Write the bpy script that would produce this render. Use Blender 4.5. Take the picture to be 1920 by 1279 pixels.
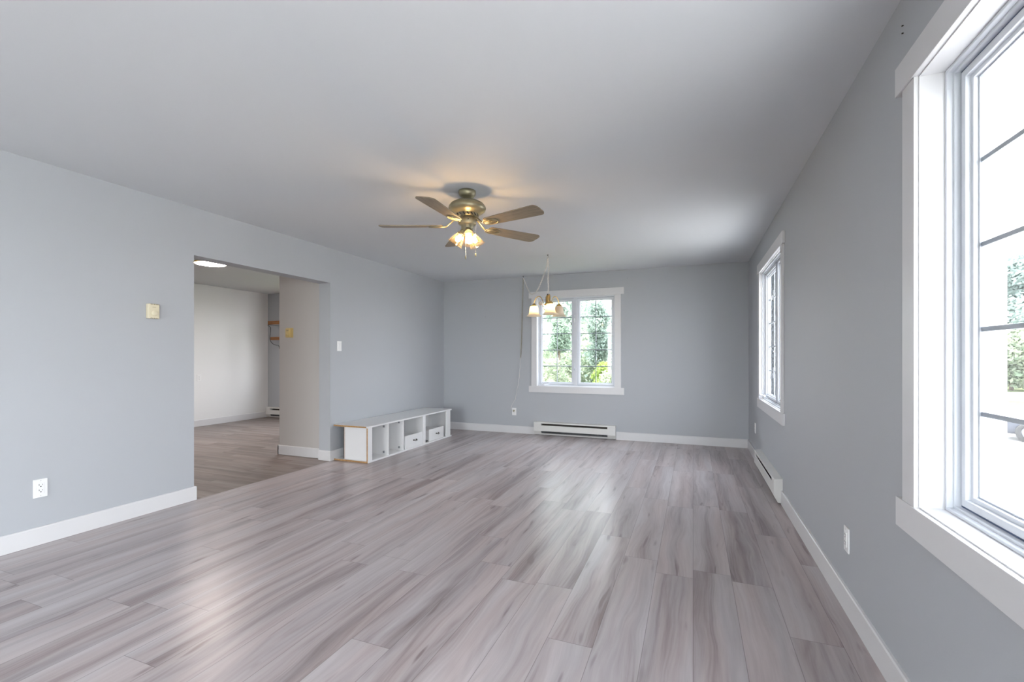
import bpy, math, random
from mathutils import Vector, Matrix

for _o in list(bpy.data.objects):
    bpy.data.objects.remove(_o, do_unlink=True)
SC = bpy.context.scene
COL = SC.collection
PI = math.pi
random.seed(7)

# room measures in metres: camera stands at x = y = 0, the back wall lies along +y
XR, XL, YB, YF, H = 0.675, -3.873, 6.708, -4.2, 2.44
XLB = -4.035            # far face of the left wall
XF = -7.873             # far wall of the next room
OY0, OY1, OZ = 2.585, 4.128, 2.042      # the wide opening in the left wall

# ---------------------------------------------------------------- camera
cd = bpy.data.cameras.new('camera')
cd.sensor_width = 36.0
cd.lens = 860.0 / 1920 * 36.0
cd.shift_y = 29.4 / 1920
cd.clip_start = 0.02
cd.clip_end = 500
cam = bpy.data.objects.new('camera', cd)
COL.objects.link(cam)
cam.location = (0, 0, 1.195)
cam.rotation_euler = (PI / 2, 0, 0.376)
SC.camera = cam

# ---------------------------------------------------------------- sky, sun, exposure
SKY, SUN, EXPO = 6.0, 9.0, 1.90
w = bpy.data.worlds.new('overcast sky')
SC.world = w
w.use_nodes = True
nt = w.node_tree
nt.nodes.clear()
wo = nt.nodes.new('ShaderNodeOutputWorld')
wb = nt.nodes.new('ShaderNodeBackground')
wg = nt.nodes.new('ShaderNodeTexCoord')
ws = nt.nodes.new('ShaderNodeSeparateXYZ')
wr = nt.nodes.new('ShaderNodeValToRGB')
wr.color_ramp.elements[0].position = 0.0
wr.color_ramp.elements[0].color = (0.97, 0.98, 1.0, 1)
wr.color_ramp.elements[1].position = 0.7
wr.color_ramp.elements[1].color = (0.86, 0.92, 1.0, 1)
nt.links.new(wg.outputs['Generated'], ws.inputs[0])
nt.links.new(ws.outputs['Z'], wr.inputs[0])
nt.links.new(wr.outputs[0], wb.inputs[0])
wb.inputs[1].default_value = SKY
nt.links.new(wb.outputs[0], wo.inputs[0])

sl = bpy.data.lights.new('sun', 'SUN')
sl.energy = SUN
sl.angle = math.radians(8)
sl.color = (1.0, 0.97, 0.92)
so = bpy.data.objects.new('sun', sl)
COL.objects.link(so)
so.location = (-20, 0, 30)
so.rotation_euler = (0, math.radians(-22), 0)     # from over the roof, left side of the house

SC.view_settings.view_transform = 'Standard'
SC.view_settings.look = 'None'
SC.view_settings.gamma = 1.0
SC.view_settings.use_curve_mapping = False
SC.view_settings.exposure = EXPO
SC.cycles.use_denoising = True
SC.cycles.max_bounces = 12
SC.cycles.diffuse_bounces = 8
SC.cycles.glossy_bounces = 4
SC.cycles.transparent_max_bounces = 16
SC.cycles.sample_clamp_indirect = 12.0
SC.cycles.caustics_reflective = False
SC.cycles.caustics_refractive = False


def portal(name, loc, rot, sx, sy):
    l = bpy.data.lights.new(name, 'AREA')
    l.shape = 'RECTANGLE'
    l.size, l.size_y = sx, sy
    l.cycles.is_portal = True
    o = bpy.data.objects.new(name, l)
    COL.objects.link(o)
    o.location = loc
    o.rotation_euler = rot
# sky portals only guide the sampling through each opening; they give off nothing
portal('sky_portal', (-1.64, YB + 0.17, 1.42), (-PI / 2, 0, 0), 1.18, 1.35)
portal('sky_portal', (XR + 0.17, 4.92, 1.42), (0, PI / 2, 0), 1.35, 1.30)
portal('sky_portal', (XR + 0.17, 1.0, 1.40), (0, PI / 2, 0), 1.40, 1.75)
portal('sky_portal', (XR + 0.17, -1.7, 1.05), (0, PI / 2, 0), 2.1, 2.2)
portal('sky_portal', (-1.8, YF - 0.17, 1.05), (PI / 2, 0, 0), 2.8, 2.1)
portal('sky_portal', (-6.05, YB + 0.17, 1.5), (-PI / 2, 0, 0), 2.1, 1.5)

# ---------------------------------------------------------------- materials
def newmat(name):
    m = bpy.data.materials.new(name)
    m.use_nodes = True
    n = m.node_tree
    n.nodes.clear()
    out = n.nodes.new('ShaderNodeOutputMaterial')
    return m, n, out


def N(n, t, **k):
    x = n.nodes.new(t)
    for a, v in k.items():
        setattr(x, a, v)
    return x


def mat(name, col, rough=0.5, metal=0.0, bump=0.0, bscale=200.0, vary=0.0, vscale=6.0, spec=0.5, sub=None):
    m, n, out = newmat(name)
    b = N(n, 'ShaderNodeBsdfPrincipled')
    n.links.new(b.outputs[0], out.inputs[0])
    b.inputs['Base Color'].default_value = (*col, 1)
    b.inputs['Roughness'].default_value = rough
    b.inputs['Metallic'].default_value = metal
    b.inputs['Specular IOR Level'].default_value = spec
    tc = N(n, 'ShaderNodeTexCoord')
    if vary:
        no = N(n, 'ShaderNodeTexNoise')
        no.inputs['Scale'].default_value = vscale
        no.inputs['Detail'].default_value = 3
        n.links.new(tc.outputs['Object'], no.inputs['Vector'])
        r = N(n, 'ShaderNodeValToRGB')
        r.color_ramp.elements[0].position = 0.3
        r.color_ramp.elements[1].position = 0.7
        r.color_ramp.elements[0].color = (*[c * (1 - vary) for c in col], 1)
        r.color_ramp.elements[1].color = (*[min(1, c * (1 + vary)) for c in col], 1)
        n.links.new(no.outputs['Fac'], r.inputs[0])
        n.links.new(r.outputs[0], b.inputs['Base Color'])
    if bump:
        no = N(n, 'ShaderNodeTexNoise')
        no.inputs['Scale'].default_value = bscale
        no.inputs['Detail'].default_value = 2
        n.links.new(tc.outputs['Object'], no.inputs['Vector'])
        bp = N(n, 'ShaderNodeBump')
        bp.inputs['Strength'].default_value = bump
        bp.inputs['Distance'].default_value = 0.002
        n.links.new(no.outputs['Fac'], bp.inputs['Height'])
        n.links.new(bp.outputs[0], b.inputs['Normal'])
    return m


def emit(name, col, strength):
    m, n, out = newmat(name)
    e = N(n, 'ShaderNodeEmission')
    e.inputs[0].default_value = (*col, 1)
    e.inputs[1].default_value = strength
    n.links.new(e.outputs[0], out.inputs[0])
    return m


def clear_glass(name, tint, refl=0.10, milky=0.0, milkcol=(1, 1, 1)):
    """thin pane: lets light straight through, mirrors a little more at a slant"""
    m, n, out = newmat(name)
    t = N(n, 'ShaderNodeBsdfTransparent')
    t.inputs[0].default_value = (*tint, 1)
    g = N(n, 'ShaderNodeBsdfGlossy')
    g.inputs['Roughness'].default_value = 0.0
    g.inputs['Color'].default_value = (1, 1, 1, 1)
    f = N(n, 'ShaderNodeFresnel')
    ge = N(n, 'ShaderNodeNewGeometry')
    io = N(n, 'ShaderNodeMath', operation='MULTIPLY_ADD')     # same mirror strength on both faces of the pane
    io.inputs[1].default_value = 1 / 1.45 - 1.45
    io.inputs[2].default_value = 1.45
    n.links.new(ge.outputs['Backfacing'], io.inputs[0])
    n.links.new(io.outputs[0], f.inputs['IOR'])
    mu = N(n, 'ShaderNodeMath', operation='MULTIPLY')
    mu.inputs[1].default_value = refl / 0.05
    mu.use_clamp = True
    n.links.new(f.outputs[0], mu.inputs[0])
    mx = N(n, 'ShaderNodeMixShader')
    n.links.new(mu.outputs[0], mx.inputs[0])
    last = t.outputs[0]
    if milky:
        tr = N(n, 'ShaderNodeBsdfTranslucent')
        tr.inputs[0].default_value = (*milkcol, 1)
        m2 = N(n, 'ShaderNodeMixShader')
        m2.inputs[0].default_value = milky
        n.links.new(t.outputs[0], m2.inputs[1])
        n.links.new(tr.outputs[0], m2.inputs[2])
        last = m2.outputs[0]
    n.links.new(last, mx.inputs[1])
    n.links.new(g.outputs[0], mx.inputs[2])
    n.links.new(mx.outputs[0], out.inputs[0])
    return m


def planks(name, axis, width, length, cols, x0=0.0, rough=0.3, seam=0.55, spec=0.35):
    """laminate boards: axis = direction the boards run (0 = x, 1 = y)"""
    m, n, out = newmat(name)
    L = n.links.new
    b = N(n, 'ShaderNodeBsdfPrincipled')
    L(b.outputs[0], out.inputs[0])
    geo = N(n, 'ShaderNodeTexCoord')
    sp = N(n, 'ShaderNodeSeparateXYZ')
    L(geo.outputs['Object'], sp.inputs[0])
    across, along = (sp.outputs['X'], sp.outputs['Y']) if axis == 1 else (sp.outputs['Y'], sp.outputs['X'])

    def M(op, a, bb=None, clamp=False):
        x = N(n, 'ShaderNodeMath', operation=op)
        x.use_clamp = clamp
        for i, v in enumerate((a, bb)):
            if v is None:
                continue
            if isinstance(v, (int, float)):
                x.inputs[i].default_value = v
            else:
                L(v, x.inputs[i])
        return x.outputs[0]
    ac = M('DIVIDE', M('ADD', across, 40 * width + x0), width)
    row = M('FLOOR', ac)
    fx = M('FRACT', ac)
    wn = N(n, 'ShaderNodeTexWhiteNoise', noise_dimensions='1D')
    L(row, wn.inputs['W'])
    al = M('ADD', M('DIVIDE', M('ADD', along, 30.0), length), wn.outputs['Value'])
    colm = M('FLOOR', al)
    fy = M('FRACT', al)
    cmb = N(n, 'ShaderNodeCombineXYZ')
    L(row, cmb.inputs[0])
    L(colm, cmb.inputs[1])
    wn2 = N(n, 'ShaderNodeTexWhiteNoise', noise_dimensions='3D')
    L(cmb.outputs[0], wn2.inputs['Vector'])
    rnd = wn2.outputs['Value']
    # the grain wanders a little from side to side
    cw_ = N(n, 'ShaderNodeCombineXYZ')
    L(M('MULTIPLY', across, 5.0), cw_.inputs[0])
    L(M('MULTIPLY', along, 2.0), cw_.inputs[1])
    L(M('MULTIPLY', rnd, 23.0), cw_.inputs[2])
    wt = N(n, 'ShaderNodeTexNoise')
    wt.inputs['Scale'].default_value = 1.0
    wt.inputs['Detail'].default_value = 1.0
    L(cw_.outputs[0], wt.inputs['Vector'])
    bent = M('ADD', across, M('MULTIPLY', M('SUBTRACT', wt.outputs['Fac'], 0.5), 0.075))
    # stretched noise gives the grain; its contour lines give the arched figure
    def stretch(sa, sl, zmul, detail, scale=1.0):
        c = N(n, 'ShaderNodeCombineXYZ')
        L(M('MULTIPLY', bent, sa), c.inputs[0])
        L(M('MULTIPLY', along, sl), c.inputs[1])
        L(M('MULTIPLY', rnd, zmul), c.inputs[2])
        t = N(n, 'ShaderNodeTexNoise')
        t.inputs['Scale'].default_value = scale
        t.inputs['Detail'].default_value = detail
        t.inputs['Roughness'].default_value = 0.55
        L(c.outputs[0], t.inputs['Vector'])
        return t.outputs['Fac']
    broad = stretch(6.0, 0.42, 37.0, 1.5)
    fine = stretch(70.0, 2.2, 91.0, 4.0)
    mid = stretch(15.0, 0.62, 53.0, 2.0)
    fibre = stretch(260.0, 9.0, 17.0, 2.0)
    ring = M('SINE', M('MULTIPLY', broad, 120.0))
    ring01 = M('MULTIPLY', M('ADD', ring, 1.0), 0.5)
    knots = stretch(24.0, 3.4, 71.0, 1.0)
    kn = M('MULTIPLY', M('SUBTRACT', knots, 0.68, True), 6.0, True)
    v = M('ADD', M('MULTIPLY', broad, 0.72), M('MULTIPLY', mid, 0.66))
    v = M('ADD', v, M('MULTIPLY', fine, 0.18))
    v = M('ADD', v, M('MULTIPLY', fibre, 0.14))
    v = M('ADD', v, M('MULTIPLY', ring01, 0.05))
    v = M('ADD', v, M('MULTIPLY', rnd, 0.06))
    v = M('SUBTRACT', v, M('MULTIPLY', kn, 0.35))
    v = M('SUBTRACT', v, 0.40)
    cr = N(n, 'ShaderNodeValToRGB')
    e = cr.color_ramp.elements
    e[0].position, e[0].color = 0.25, (*cols[0], 1)
    e[1].position, e[1].color = 0.72, (*cols[2], 1)
    k = e.new(0.46)
    k.color = (*cols[1], 1)
    L(v, cr.inputs[0])
    hn = N(n, 'ShaderNodeTexNoise')
    hn.inputs['Scale'].default_value = 1.0
    hc = N(n, 'ShaderNodeCombineXYZ')
    L(M('MULTIPLY', bent, 9.0), hc.inputs[0])
    L(M('MULTIPLY', along, 0.7), hc.inputs[1])
    L(M('MULTIPLY', rnd, 7.0), hc.inputs[2])
    L(hc.outputs[0], hn.inputs['Vector'])
    hr = N(n, 'ShaderNodeValToRGB')
    hr.color_ramp.elements[0].position = 0.38
    hr.color_ramp.elements[1].position = 0.62
    hr.color_ramp.elements[0].color = (0.985, 1.0, 1.012, 1)
    hr.color_ramp.elements[1].color = (1.015, 0.972, 0.958, 1)
    L(hn.outputs['Fac'], hr.inputs[0])
    hm = N(n, 'ShaderNodeMixRGB', blend_type='MULTIPLY')
    hm.inputs[0].default_value = 1.0
    L(cr.outputs[0], hm.inputs[1])
    L(hr.outputs[0], hm.inputs[2])
    # joints between boards
    ex = M('MULTIPLY', M('MINIMUM', fx, M('SUBTRACT', 1.0, fx)), width)
    ey = M('MULTIPLY', M('MINIMUM', fy, M('SUBTRACT', 1.0, fy)), length)
    edge = M('MINIMUM', ex, ey)
    js = M('LESS_THAN', edge, 0.0013)
    mx = N(n, 'ShaderNodeMixRGB')
    mx.inputs[2].default_value = (cols[0][0] * 0.45, cols[0][1] * 0.42, cols[0][2] * 0.42, 1)
    L(M('MULTIPLY', js, seam), mx.inputs[0])
    L(hm.outputs[0], mx.inputs[1])
    L(mx.outputs[0], b.inputs['Base Color'])
    b.inputs['Specular IOR Level'].default_value = spec
    rr = M('ADD', M('MULTIPLY', fine, 0.10), rough - 0.05)
    L(rr, b.inputs['Roughness'])
    bp = N(n, 'ShaderNodeBump')
    bp.inputs['Strength'].default_value = 0.12
    bp.inputs['Distance'].default_value = 0.001
    L(M('SUBTRACT', M('MULTIPLY', fibre, 0.5), M('MULTIPLY', js, 1.0)), bp.inputs['Height'])
    L(bp.outputs[0], b.inputs['Normal'])
    return m


def wood(name, c0, c1, axis_scale=(1, 1, 1), scale=14.0, rough=0.45):
    m, n, out = newmat(name)
    b = N(n, 'ShaderNodeBsdfPrincipled')
    n.links.new(b.outputs[0], out.inputs[0])
    tc = N(n, 'ShaderNodeTexCoord')
    mp = N(n, 'ShaderNodeMapping')
    mp.inputs['Scale'].default_value = axis_scale
    no = N(n, 'ShaderNodeTexNoise')
    no.inputs['Scale'].default_value = scale
    no.inputs['Detail'].default_value = 5
    r = N(n, 'ShaderNodeValToRGB')
    r.color_ramp.elements[0].position = 0.3
    r.color_ramp.elements[1].position = 0.7
    r.color_ramp.elements[0].color = (*c0, 1)
    r.color_ramp.elements[1].color = (*c1, 1)
    n.links.new(tc.outputs['Object'], mp.inputs[0])
    n.links.new(mp.outputs[0], no.inputs['Vector'])
    n.links.new(no.outputs['Fac'], r.inputs[0])
    n.links.new(r.outputs[0], b.inputs['Base Color'])
    b.inputs['Roughness'].default_value = rough
    return m


def leafmat(name, c0, c1, vscale=0.9):
    m, n, out = newmat(name)
    tc = N(n, 'ShaderNodeTexCoord')
    no = N(n, 'ShaderNodeTexNoise')
    no.inputs['Scale'].default_value = vscale
    no.inputs['Detail'].default_value = 4
    n.links.new(tc.outputs['Object'], no.inputs['Vector'])
    r = N(n, 'ShaderNodeValToRGB')
    r.color_ramp.elements[0].position = 0.35
    r.color_ramp.elements[1].position = 0.65
    r.color_ramp.elements[0].color = (*c0, 1)
    r.color_ramp.elements[1].color = (*c1, 1)
    n.links.new(no.outputs['Fac'], r.inputs[0])
    d = N(n, 'ShaderNodeBsdfDiffuse')
    t = N(n, 'ShaderNodeBsdfTranslucent')
    n.links.new(r.outputs[0], d.inputs[0])
    n.links.new(r.outputs[0], t.inputs[0])
    mx = N(n, 'ShaderNodeMixShader')
    mx.inputs[0].default_value = 0.4
    n.links.new(d.outputs[0], mx.inputs[1])
    n.links.new(t.outputs[0], mx.inputs[2])
    n.links.new(mx.outputs[0], out.inputs[0])
    return m


PAINT = mat('blue grey wall paint', (0.428, 0.444, 0.470), 0.55, bump=0.10, bscale=160, spec=0.35)
PAINT_W = mat('off white wall paint', (0.78, 0.78, 0.775), 0.55, bump=0.10, bscale=160, spec=0.35)
PAINT_B = mat('beige wall paint with lamp warmth', (0.50, 0.475, 0.455), 0.55, bump=0.10, bscale=160, spec=0.35)  # the warm bounce of the lamp is mixed into this colour
CEIL = mat('flat white ceiling paint', (0.63, 0.643, 0.665), 0.8, bump=0.08, bscale=120, spec=0.2)
TRIM = mat('white trim paint', (0.66, 0.655, 0.665), 0.35, vary=0.012, vscale=3)
VINYL = mat('white window vinyl', (0.64, 0.66, 0.70), 0.3, vary=0.01, vscale=4)
GASKET = mat('dark window gasket', (0.09, 0.13, 0.22), 0.5, vary=0.1)
SPACER = mat('grey pane spacer', (0.42, 0.45, 0.50), 0.35, vary=0.05)
MUNT = mat('pale grey muntin bars', (0.74, 0.79, 0.86), 0.4, vary=0.04)
GLASS = clear_glass('coated window glass', (0.74, 0.75, 0.755), 0.03)
CLEAR = clear_glass('clear glass of added doors', (0.96, 0.98, 0.98), 0.06)
HEAT = mat('cream white enamel', (0.68, 0.675, 0.655), 0.35, vary=0.02)
DARK = mat('dark recess metal', (0.035, 0.028, 0.022), 0.6, vary=0.2, vscale=40)
FIN = mat('aluminium fins', (0.30, 0.31, 0.33), 0.4, 0.8, vary=0.15, vscale=30)
PLAST = mat('white plastic', (0.80, 0.80, 0.80), 0.35, vary=0.01)
IVORY = mat('ivory plastic', (0.66, 0.60, 0.44), 0.4, vary=0.03)
AGED = mat('aged yellow plastic', (0.62, 0.47, 0.20), 0.4, vary=0.05, vscale=20)
BLACKP = mat('black plastic', (0.02, 0.02, 0.022), 0.45, vary=0.1)
BRASS = mat('antique olive brass', (0.30, 0.27, 0.18), 0.36, 0.65, vary=0.12, vscale=18)
GOLD = mat('polished brass', (0.80, 0.52, 0.18), 0.25, 1.0, vary=0.08, vscale=20)
DKBR = mat('dark bronze', (0.05, 0.035, 0.025), 0.4, 0.4, vary=0.1)
BLADE = wood('bleached oak blade', (0.18, 0.145, 0.102), (0.26, 0.212, 0.152), (1.2, 14, 14), 6.0, 0.45)
SHELFW = wood('honey brown wood', (0.22, 0.085, 0.022), (0.36, 0.15, 0.045), (1.5, 14, 14), 5.0, 0.4)
RAWW = wood('raw board edge', (0.30, 0.16, 0.06), (0.45, 0.27, 0.12), (8, 8, 8), 6.0, 0.7)
IRON = mat('black wrought iron', (0.012, 0.011, 0.011), 0.5, 0.3, bump=0.1)
LAMG = mat('white melamine', (0.72, 0.72, 0.725), 0.32, vary=0.01)
CHROME = mat('chrome', (0.75, 0.75, 0.76), 0.12, 1.0, vary=0.02)
FANGLASS = clear_glass('amber clear glass', (1.0, 0.88, 0.66), 0.14, 0.05, (1.0, 0.70, 0.36))
BULB = emit('warm bulb', (1.0, 0.72, 0.42), 66.0)
BULB2 = emit('warm bulb in shade', (1.0, 0.74, 0.32), 9.5)
BULBOFF = mat('unlit frosted bulb', (0.85, 0.84, 0.80), 0.4, vary=0.01)
DISC = emit('lit lamp diffuser', (1.0, 0.87, 0.80), 30.0)
FLOOR = planks('grey oak laminate', 1, 0.1923, 1.22, ((0.205, 0.166, 0.166), (0.362, 0.318, 0.319), (0.475, 0.435, 0.437)), 0.0, 0.30)
FLOOR2 = planks('brown grey vinyl planks', 0, 0.15, 0.92, ((0.11, 0.083, 0.068), (0.19, 0.153, 0.135), (0.275, 0.235, 0.215)), 0.05, 0.38, 0.4)


def shade_glass():
    m, n, out = newmat('frosted bell glass')
    t = N(n, 'ShaderNodeBsdfTranslucent')
    t.inputs[0].default_value = (0.98, 0.90, 0.76, 1)
    d = N(n, 'ShaderNodeBsdfPrincipled')
    d.inputs['Base Color'].default_value = (0.90, 0.86, 0.84, 1)
    d.inputs['Roughness'].default_value = 0.3
    mx = N(n, 'ShaderNodeMixShader')
    tc = N(n, 'ShaderNodeTexCoord')
    no = N(n, 'ShaderNodeTexNoise')
    no.inputs['Scale'].default_value = 25
    n.links.new(tc.outputs['Object'], no.inputs['Vector'])
    ma = N(n, 'ShaderNodeMath', operation='MULTIPLY_ADD')
    ma.inputs[1].default_value = 0.1
    ma.inputs[2].default_value = 0.62
    n.links.new(no.outputs['Fac'], ma.inputs[0])
    n.links.new(ma.outputs[0], mx.inputs[0])
    n.links.new(d.outputs[0], mx.inputs[1])
    n.links.new(t.outputs[0], mx.inputs[2])
    n.links.new(mx.outputs[0], out.inputs[0])
    return m
BELL = shade_glass()
SIDING = mat('white exterior paint', (0.52, 0.53, 0.55), 0.5, bump=0.05)
LAWN = leafmat('lawn grass', (0.10, 0.12, 0.06), (0.16, 0.18, 0.10), 0.6)
GRAVEL = mat('pale gravel', (0.50, 0.485, 0.465), 0.9, vary=0.12, vscale=3, bump=0.3, bscale=30)
ASPH = mat('pale road surface', (0.36, 0.36, 0.37), 0.9, vary=0.08, vscale=2)
BARK = mat('grey brown bark', (0.10, 0.075, 0.055), 0.9, vary=0.3, vscale=9, bump=0.5, bscale=20)
LEAF_A = leafmat('mid green leaves', (0.14, 0.20, 0.15), (0.26, 0.33, 0.25))
LEAF_B = leafmat('blue green leaves', (0.14, 0.19, 0.16), (0.26, 0.32, 0.27))
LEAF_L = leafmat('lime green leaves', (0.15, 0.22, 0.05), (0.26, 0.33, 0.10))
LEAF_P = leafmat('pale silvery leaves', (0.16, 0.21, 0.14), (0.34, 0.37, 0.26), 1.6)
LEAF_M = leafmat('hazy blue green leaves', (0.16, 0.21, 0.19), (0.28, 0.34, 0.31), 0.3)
LEAF_H = leafmat('green leaves paled by haze', (0.34, 0.42, 0.36), (0.50, 0.56, 0.50), 0.8)  # distance haze is put into the leaf colour
NEEDLE = leafmat('dark spruce needles', (0.006, 0.010, 0.014), (0.022, 0.032, 0.038), 1.2)
CARP = mat('grey metallic car paint', (0.05, 0.055, 0.07), 0.25, 0.5, vary=0.03)
CARG = mat('dark car glass', (0.02, 0.025, 0.03), 0.05, vary=0.05)
TYRE = mat('black tyre rubber', (0.02, 0.02, 0.02), 0.8, vary=0.1)
LENS = mat('clear headlight lens', (0.6, 0.62, 0.66), 0.1, vary=0.03)


# ---------------------------------------------------------------- mesh helpers
class MB:
    def __init__(self):
        self.v, self.f, self.s = [], [], []

    def add(self, vs, fs, smooth=False, mtx=None):
        o = len(self.v)
        for p in vs:
            p = Vector(p)
            if mtx is not None:
                p = mtx @ p
            self.v.append(tuple(p))
        for q in fs:
            self.f.append(tuple(i + o for i in q))
            self.s.append(smooth)
        return self

    def box(self, x0, x1, y0, y1, z0, z1, mtx=None):
        vs = [(x0, y0, z0), (x1, y0, z0), (x1, y1, z0), (x0, y1, z0), (x0, y0, z1), (x1, y0, z1), (x1, y1, z1), (x0, y1, z1)]
        fs = [(0, 3, 2, 1), (4, 5, 6, 7), (0, 1, 5, 4), (1, 2, 6, 5), (2, 3, 7, 6), (3, 0, 4, 7)]
        return self.add(vs, fs, False, mtx)

    def ring(self, x0, x1, z0, z1, wd, y0, y1):
        """rectangular frame in the xz plane with border wd, from depth y0 to y1"""
        vs, fs = [], []
        for y in (y0, y1):
            vs += [(x0, y, z0), (x1, y, z0), (x1, y, z1), (x0, y, z1),
                   (x0 + wd, y, z0 + wd), (x1 - wd, y, z0 + wd), (x1 - wd, y, z1 - wd), (x0 + wd, y, z1 - wd)]
        for i in range(4):
            j = (i + 1) % 4
            fs.append((i, j, 4 + j, 4 + i))
            fs.append((8 + j, 8 + i, 12 + i, 12 + j))
            fs.append((j, i, 8 + i, 8 + j))
            fs.append((4 + i, 4 + j, 12 + j, 12 + i))
        return self.add(vs, fs)

    def prism(self, pts, axis, a0, a1, mtx=None, smooth=False):
        """closed outline pts (2D) pushed along an axis"""
        def mk(p, a):
            return {'x': (a, p[0], p[1]), 'y': (p[0], a, p[1]), 'z': (p[0], p[1], a)}[axis]
        n = len(pts)
        vs = [mk(p, a0) for p in pts] + [mk(p, a1) for p in pts]
        fs = [tuple(range(n))[::-1], tuple(range(n, 2 * n))]
        self.add(vs, fs, False, mtx)
        self.add(vs, [(i, (i + 1) % n, n + (i + 1) % n, n + i) for i in range(n)], smooth, mtx)
        return self

    def lathe(self, prof, seg=32, mtx=None, smooth=True, caps=(False, False), wob=None):
        vs, fs = [], []
        for k, (r, z) in enumerate(prof):
            for i in range(seg):
                a = 2 * PI * i / seg
                rr = r * (1 + (wob(a, k) if wob else 0))
                vs.append((rr * math.cos(a), rr * math.sin(a), z))
        for k in range(len(prof) - 1):
            for i in range(seg):
                j = (i + 1) % seg
                fs.append((k * seg + i, k * seg + j, (k + 1) * seg + j, (k + 1) * seg + i))
        self.add(vs, fs, smooth, mtx)
        m = len(prof) - 1
        if caps[0]:
            self.add(vs[:seg], [tuple(range(seg))[::-1]], False, mtx)
        if caps[1]:
            self.add(vs[m * seg:], [tuple(range(seg))], False, mtx)
        return self

    def tube(self, path, r, seg=8, closed=False, flat=None, mtx=None):
        path = [Vector(p) for p in path]
        n = len(path)
        vs, fs = [], []
        prev = None
        for i, p in enumerate(path):
            a = path[(i - 1) % n] if (closed or i) else p
            b = path[(i + 1) % n] if (closed or i < n - 1) else p
            t = (b - a).normalized()
            if prev is None:
                u = t.orthogonal().normalized() if flat is None else (Vector(flat) - t * t.dot(Vector(flat))).normalized()
            else:
                u = (prev - t * prev.dot(t)).normalized()
            prev = u
            vv = t.cross(u)
            rr = r(i / max(1, n - 1)) if callable(r) else r
            ru, rv = rr if isinstance(rr, tuple) else (rr, rr)
            for k in range(seg):
                an = 2 * PI * k / seg
                vs.append(tuple(p + u * (ru * math.cos(an)) + vv * (rv * math.sin(an))))
        m = n if closed else n - 1
        for i in range(m):
            for k in range(seg):
                l = (k + 1) % seg
                j = (i + 1) % n
                fs.append((i * seg + k, i * seg + l, j * seg + l, j * seg + k))
        if not closed:
            fs.append(tuple(range(seg))[::-1])
            fs.append(tuple(range((n - 1) * seg, n * seg)))
        return self.add(vs, fs, True, mtx)

    def ball(self, c, r, seg=12, rings=8, mtx=None, sc=(1, 1, 1)):
        vs, fs = [], []
        for i in range(rings + 1):
            th = PI * i / rings
            for k in range(seg):
                a = 2 * PI * k / seg
                vs.append((c[0] + sc[0] * r * math.sin(th) * math.cos(a), c[1] + sc[1] * r * math.sin(th) * math.sin(a), c[2] + sc[2] * r * math.cos(th)))
        for i in range(rings):
            for k in range(seg):
                l = (k + 1) % seg
                fs.append((i * seg + k, (i + 1) * seg + k, (i + 1) * seg + l, i * seg + l))
        return self.add(vs, fs, True, mtx)

    def build(self, name, m, parent=None, bevel=0.0, world=False, loc=None):
        off = Vector((0, 0, 0))
        if parent is not None and world:
            off = -worldloc(parent)
        me = bpy.data.meshes.new(name)
        me.from_pydata([tuple(Vector(p) + off) for p in self.v], [], self.f)
        me.polygons.foreach_set('use_smooth', self.s)
        me.update()
        me.materials.append(m)
        o = bpy.data.objects.new(name, me)
        COL.objects.link(o)
        if parent is not None:
            o.parent = parent
        if loc is not None:
            o.location = loc
        if bevel:
            b = o.modifiers.new('bevel', 'BEVEL')
            b.width = bevel
            b.segments = 2
            b.limit_method = 'ANGLE'
        return o


def worldloc(o):
    p = Vector((0, 0, 0))
    while o is not None:
        p += Vector(o.location)
        o = o.parent
    return p


def tag(o, label=None, cat=None, group=None, kind=None):
    if label:
        o['label'] = label
    if cat:
        o['category'] = cat
    if group:
        o['group'] = group
    if kind:
        o['kind'] = kind
    return o


def thing(name, loc, label=None, cat=None, group=None, kind=None, rz=0.0):
    o = bpy.data.objects.new(name, None)
    o.empty_display_size = 0.1
    COL.objects.link(o)
    o.location = loc
    o.rotation_euler = (0, 0, rz)
    return tag(o, label, cat, group, kind)


def struct(o, label=None, cat=None):
    return tag(o, label, cat, None, 'structure')


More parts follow.
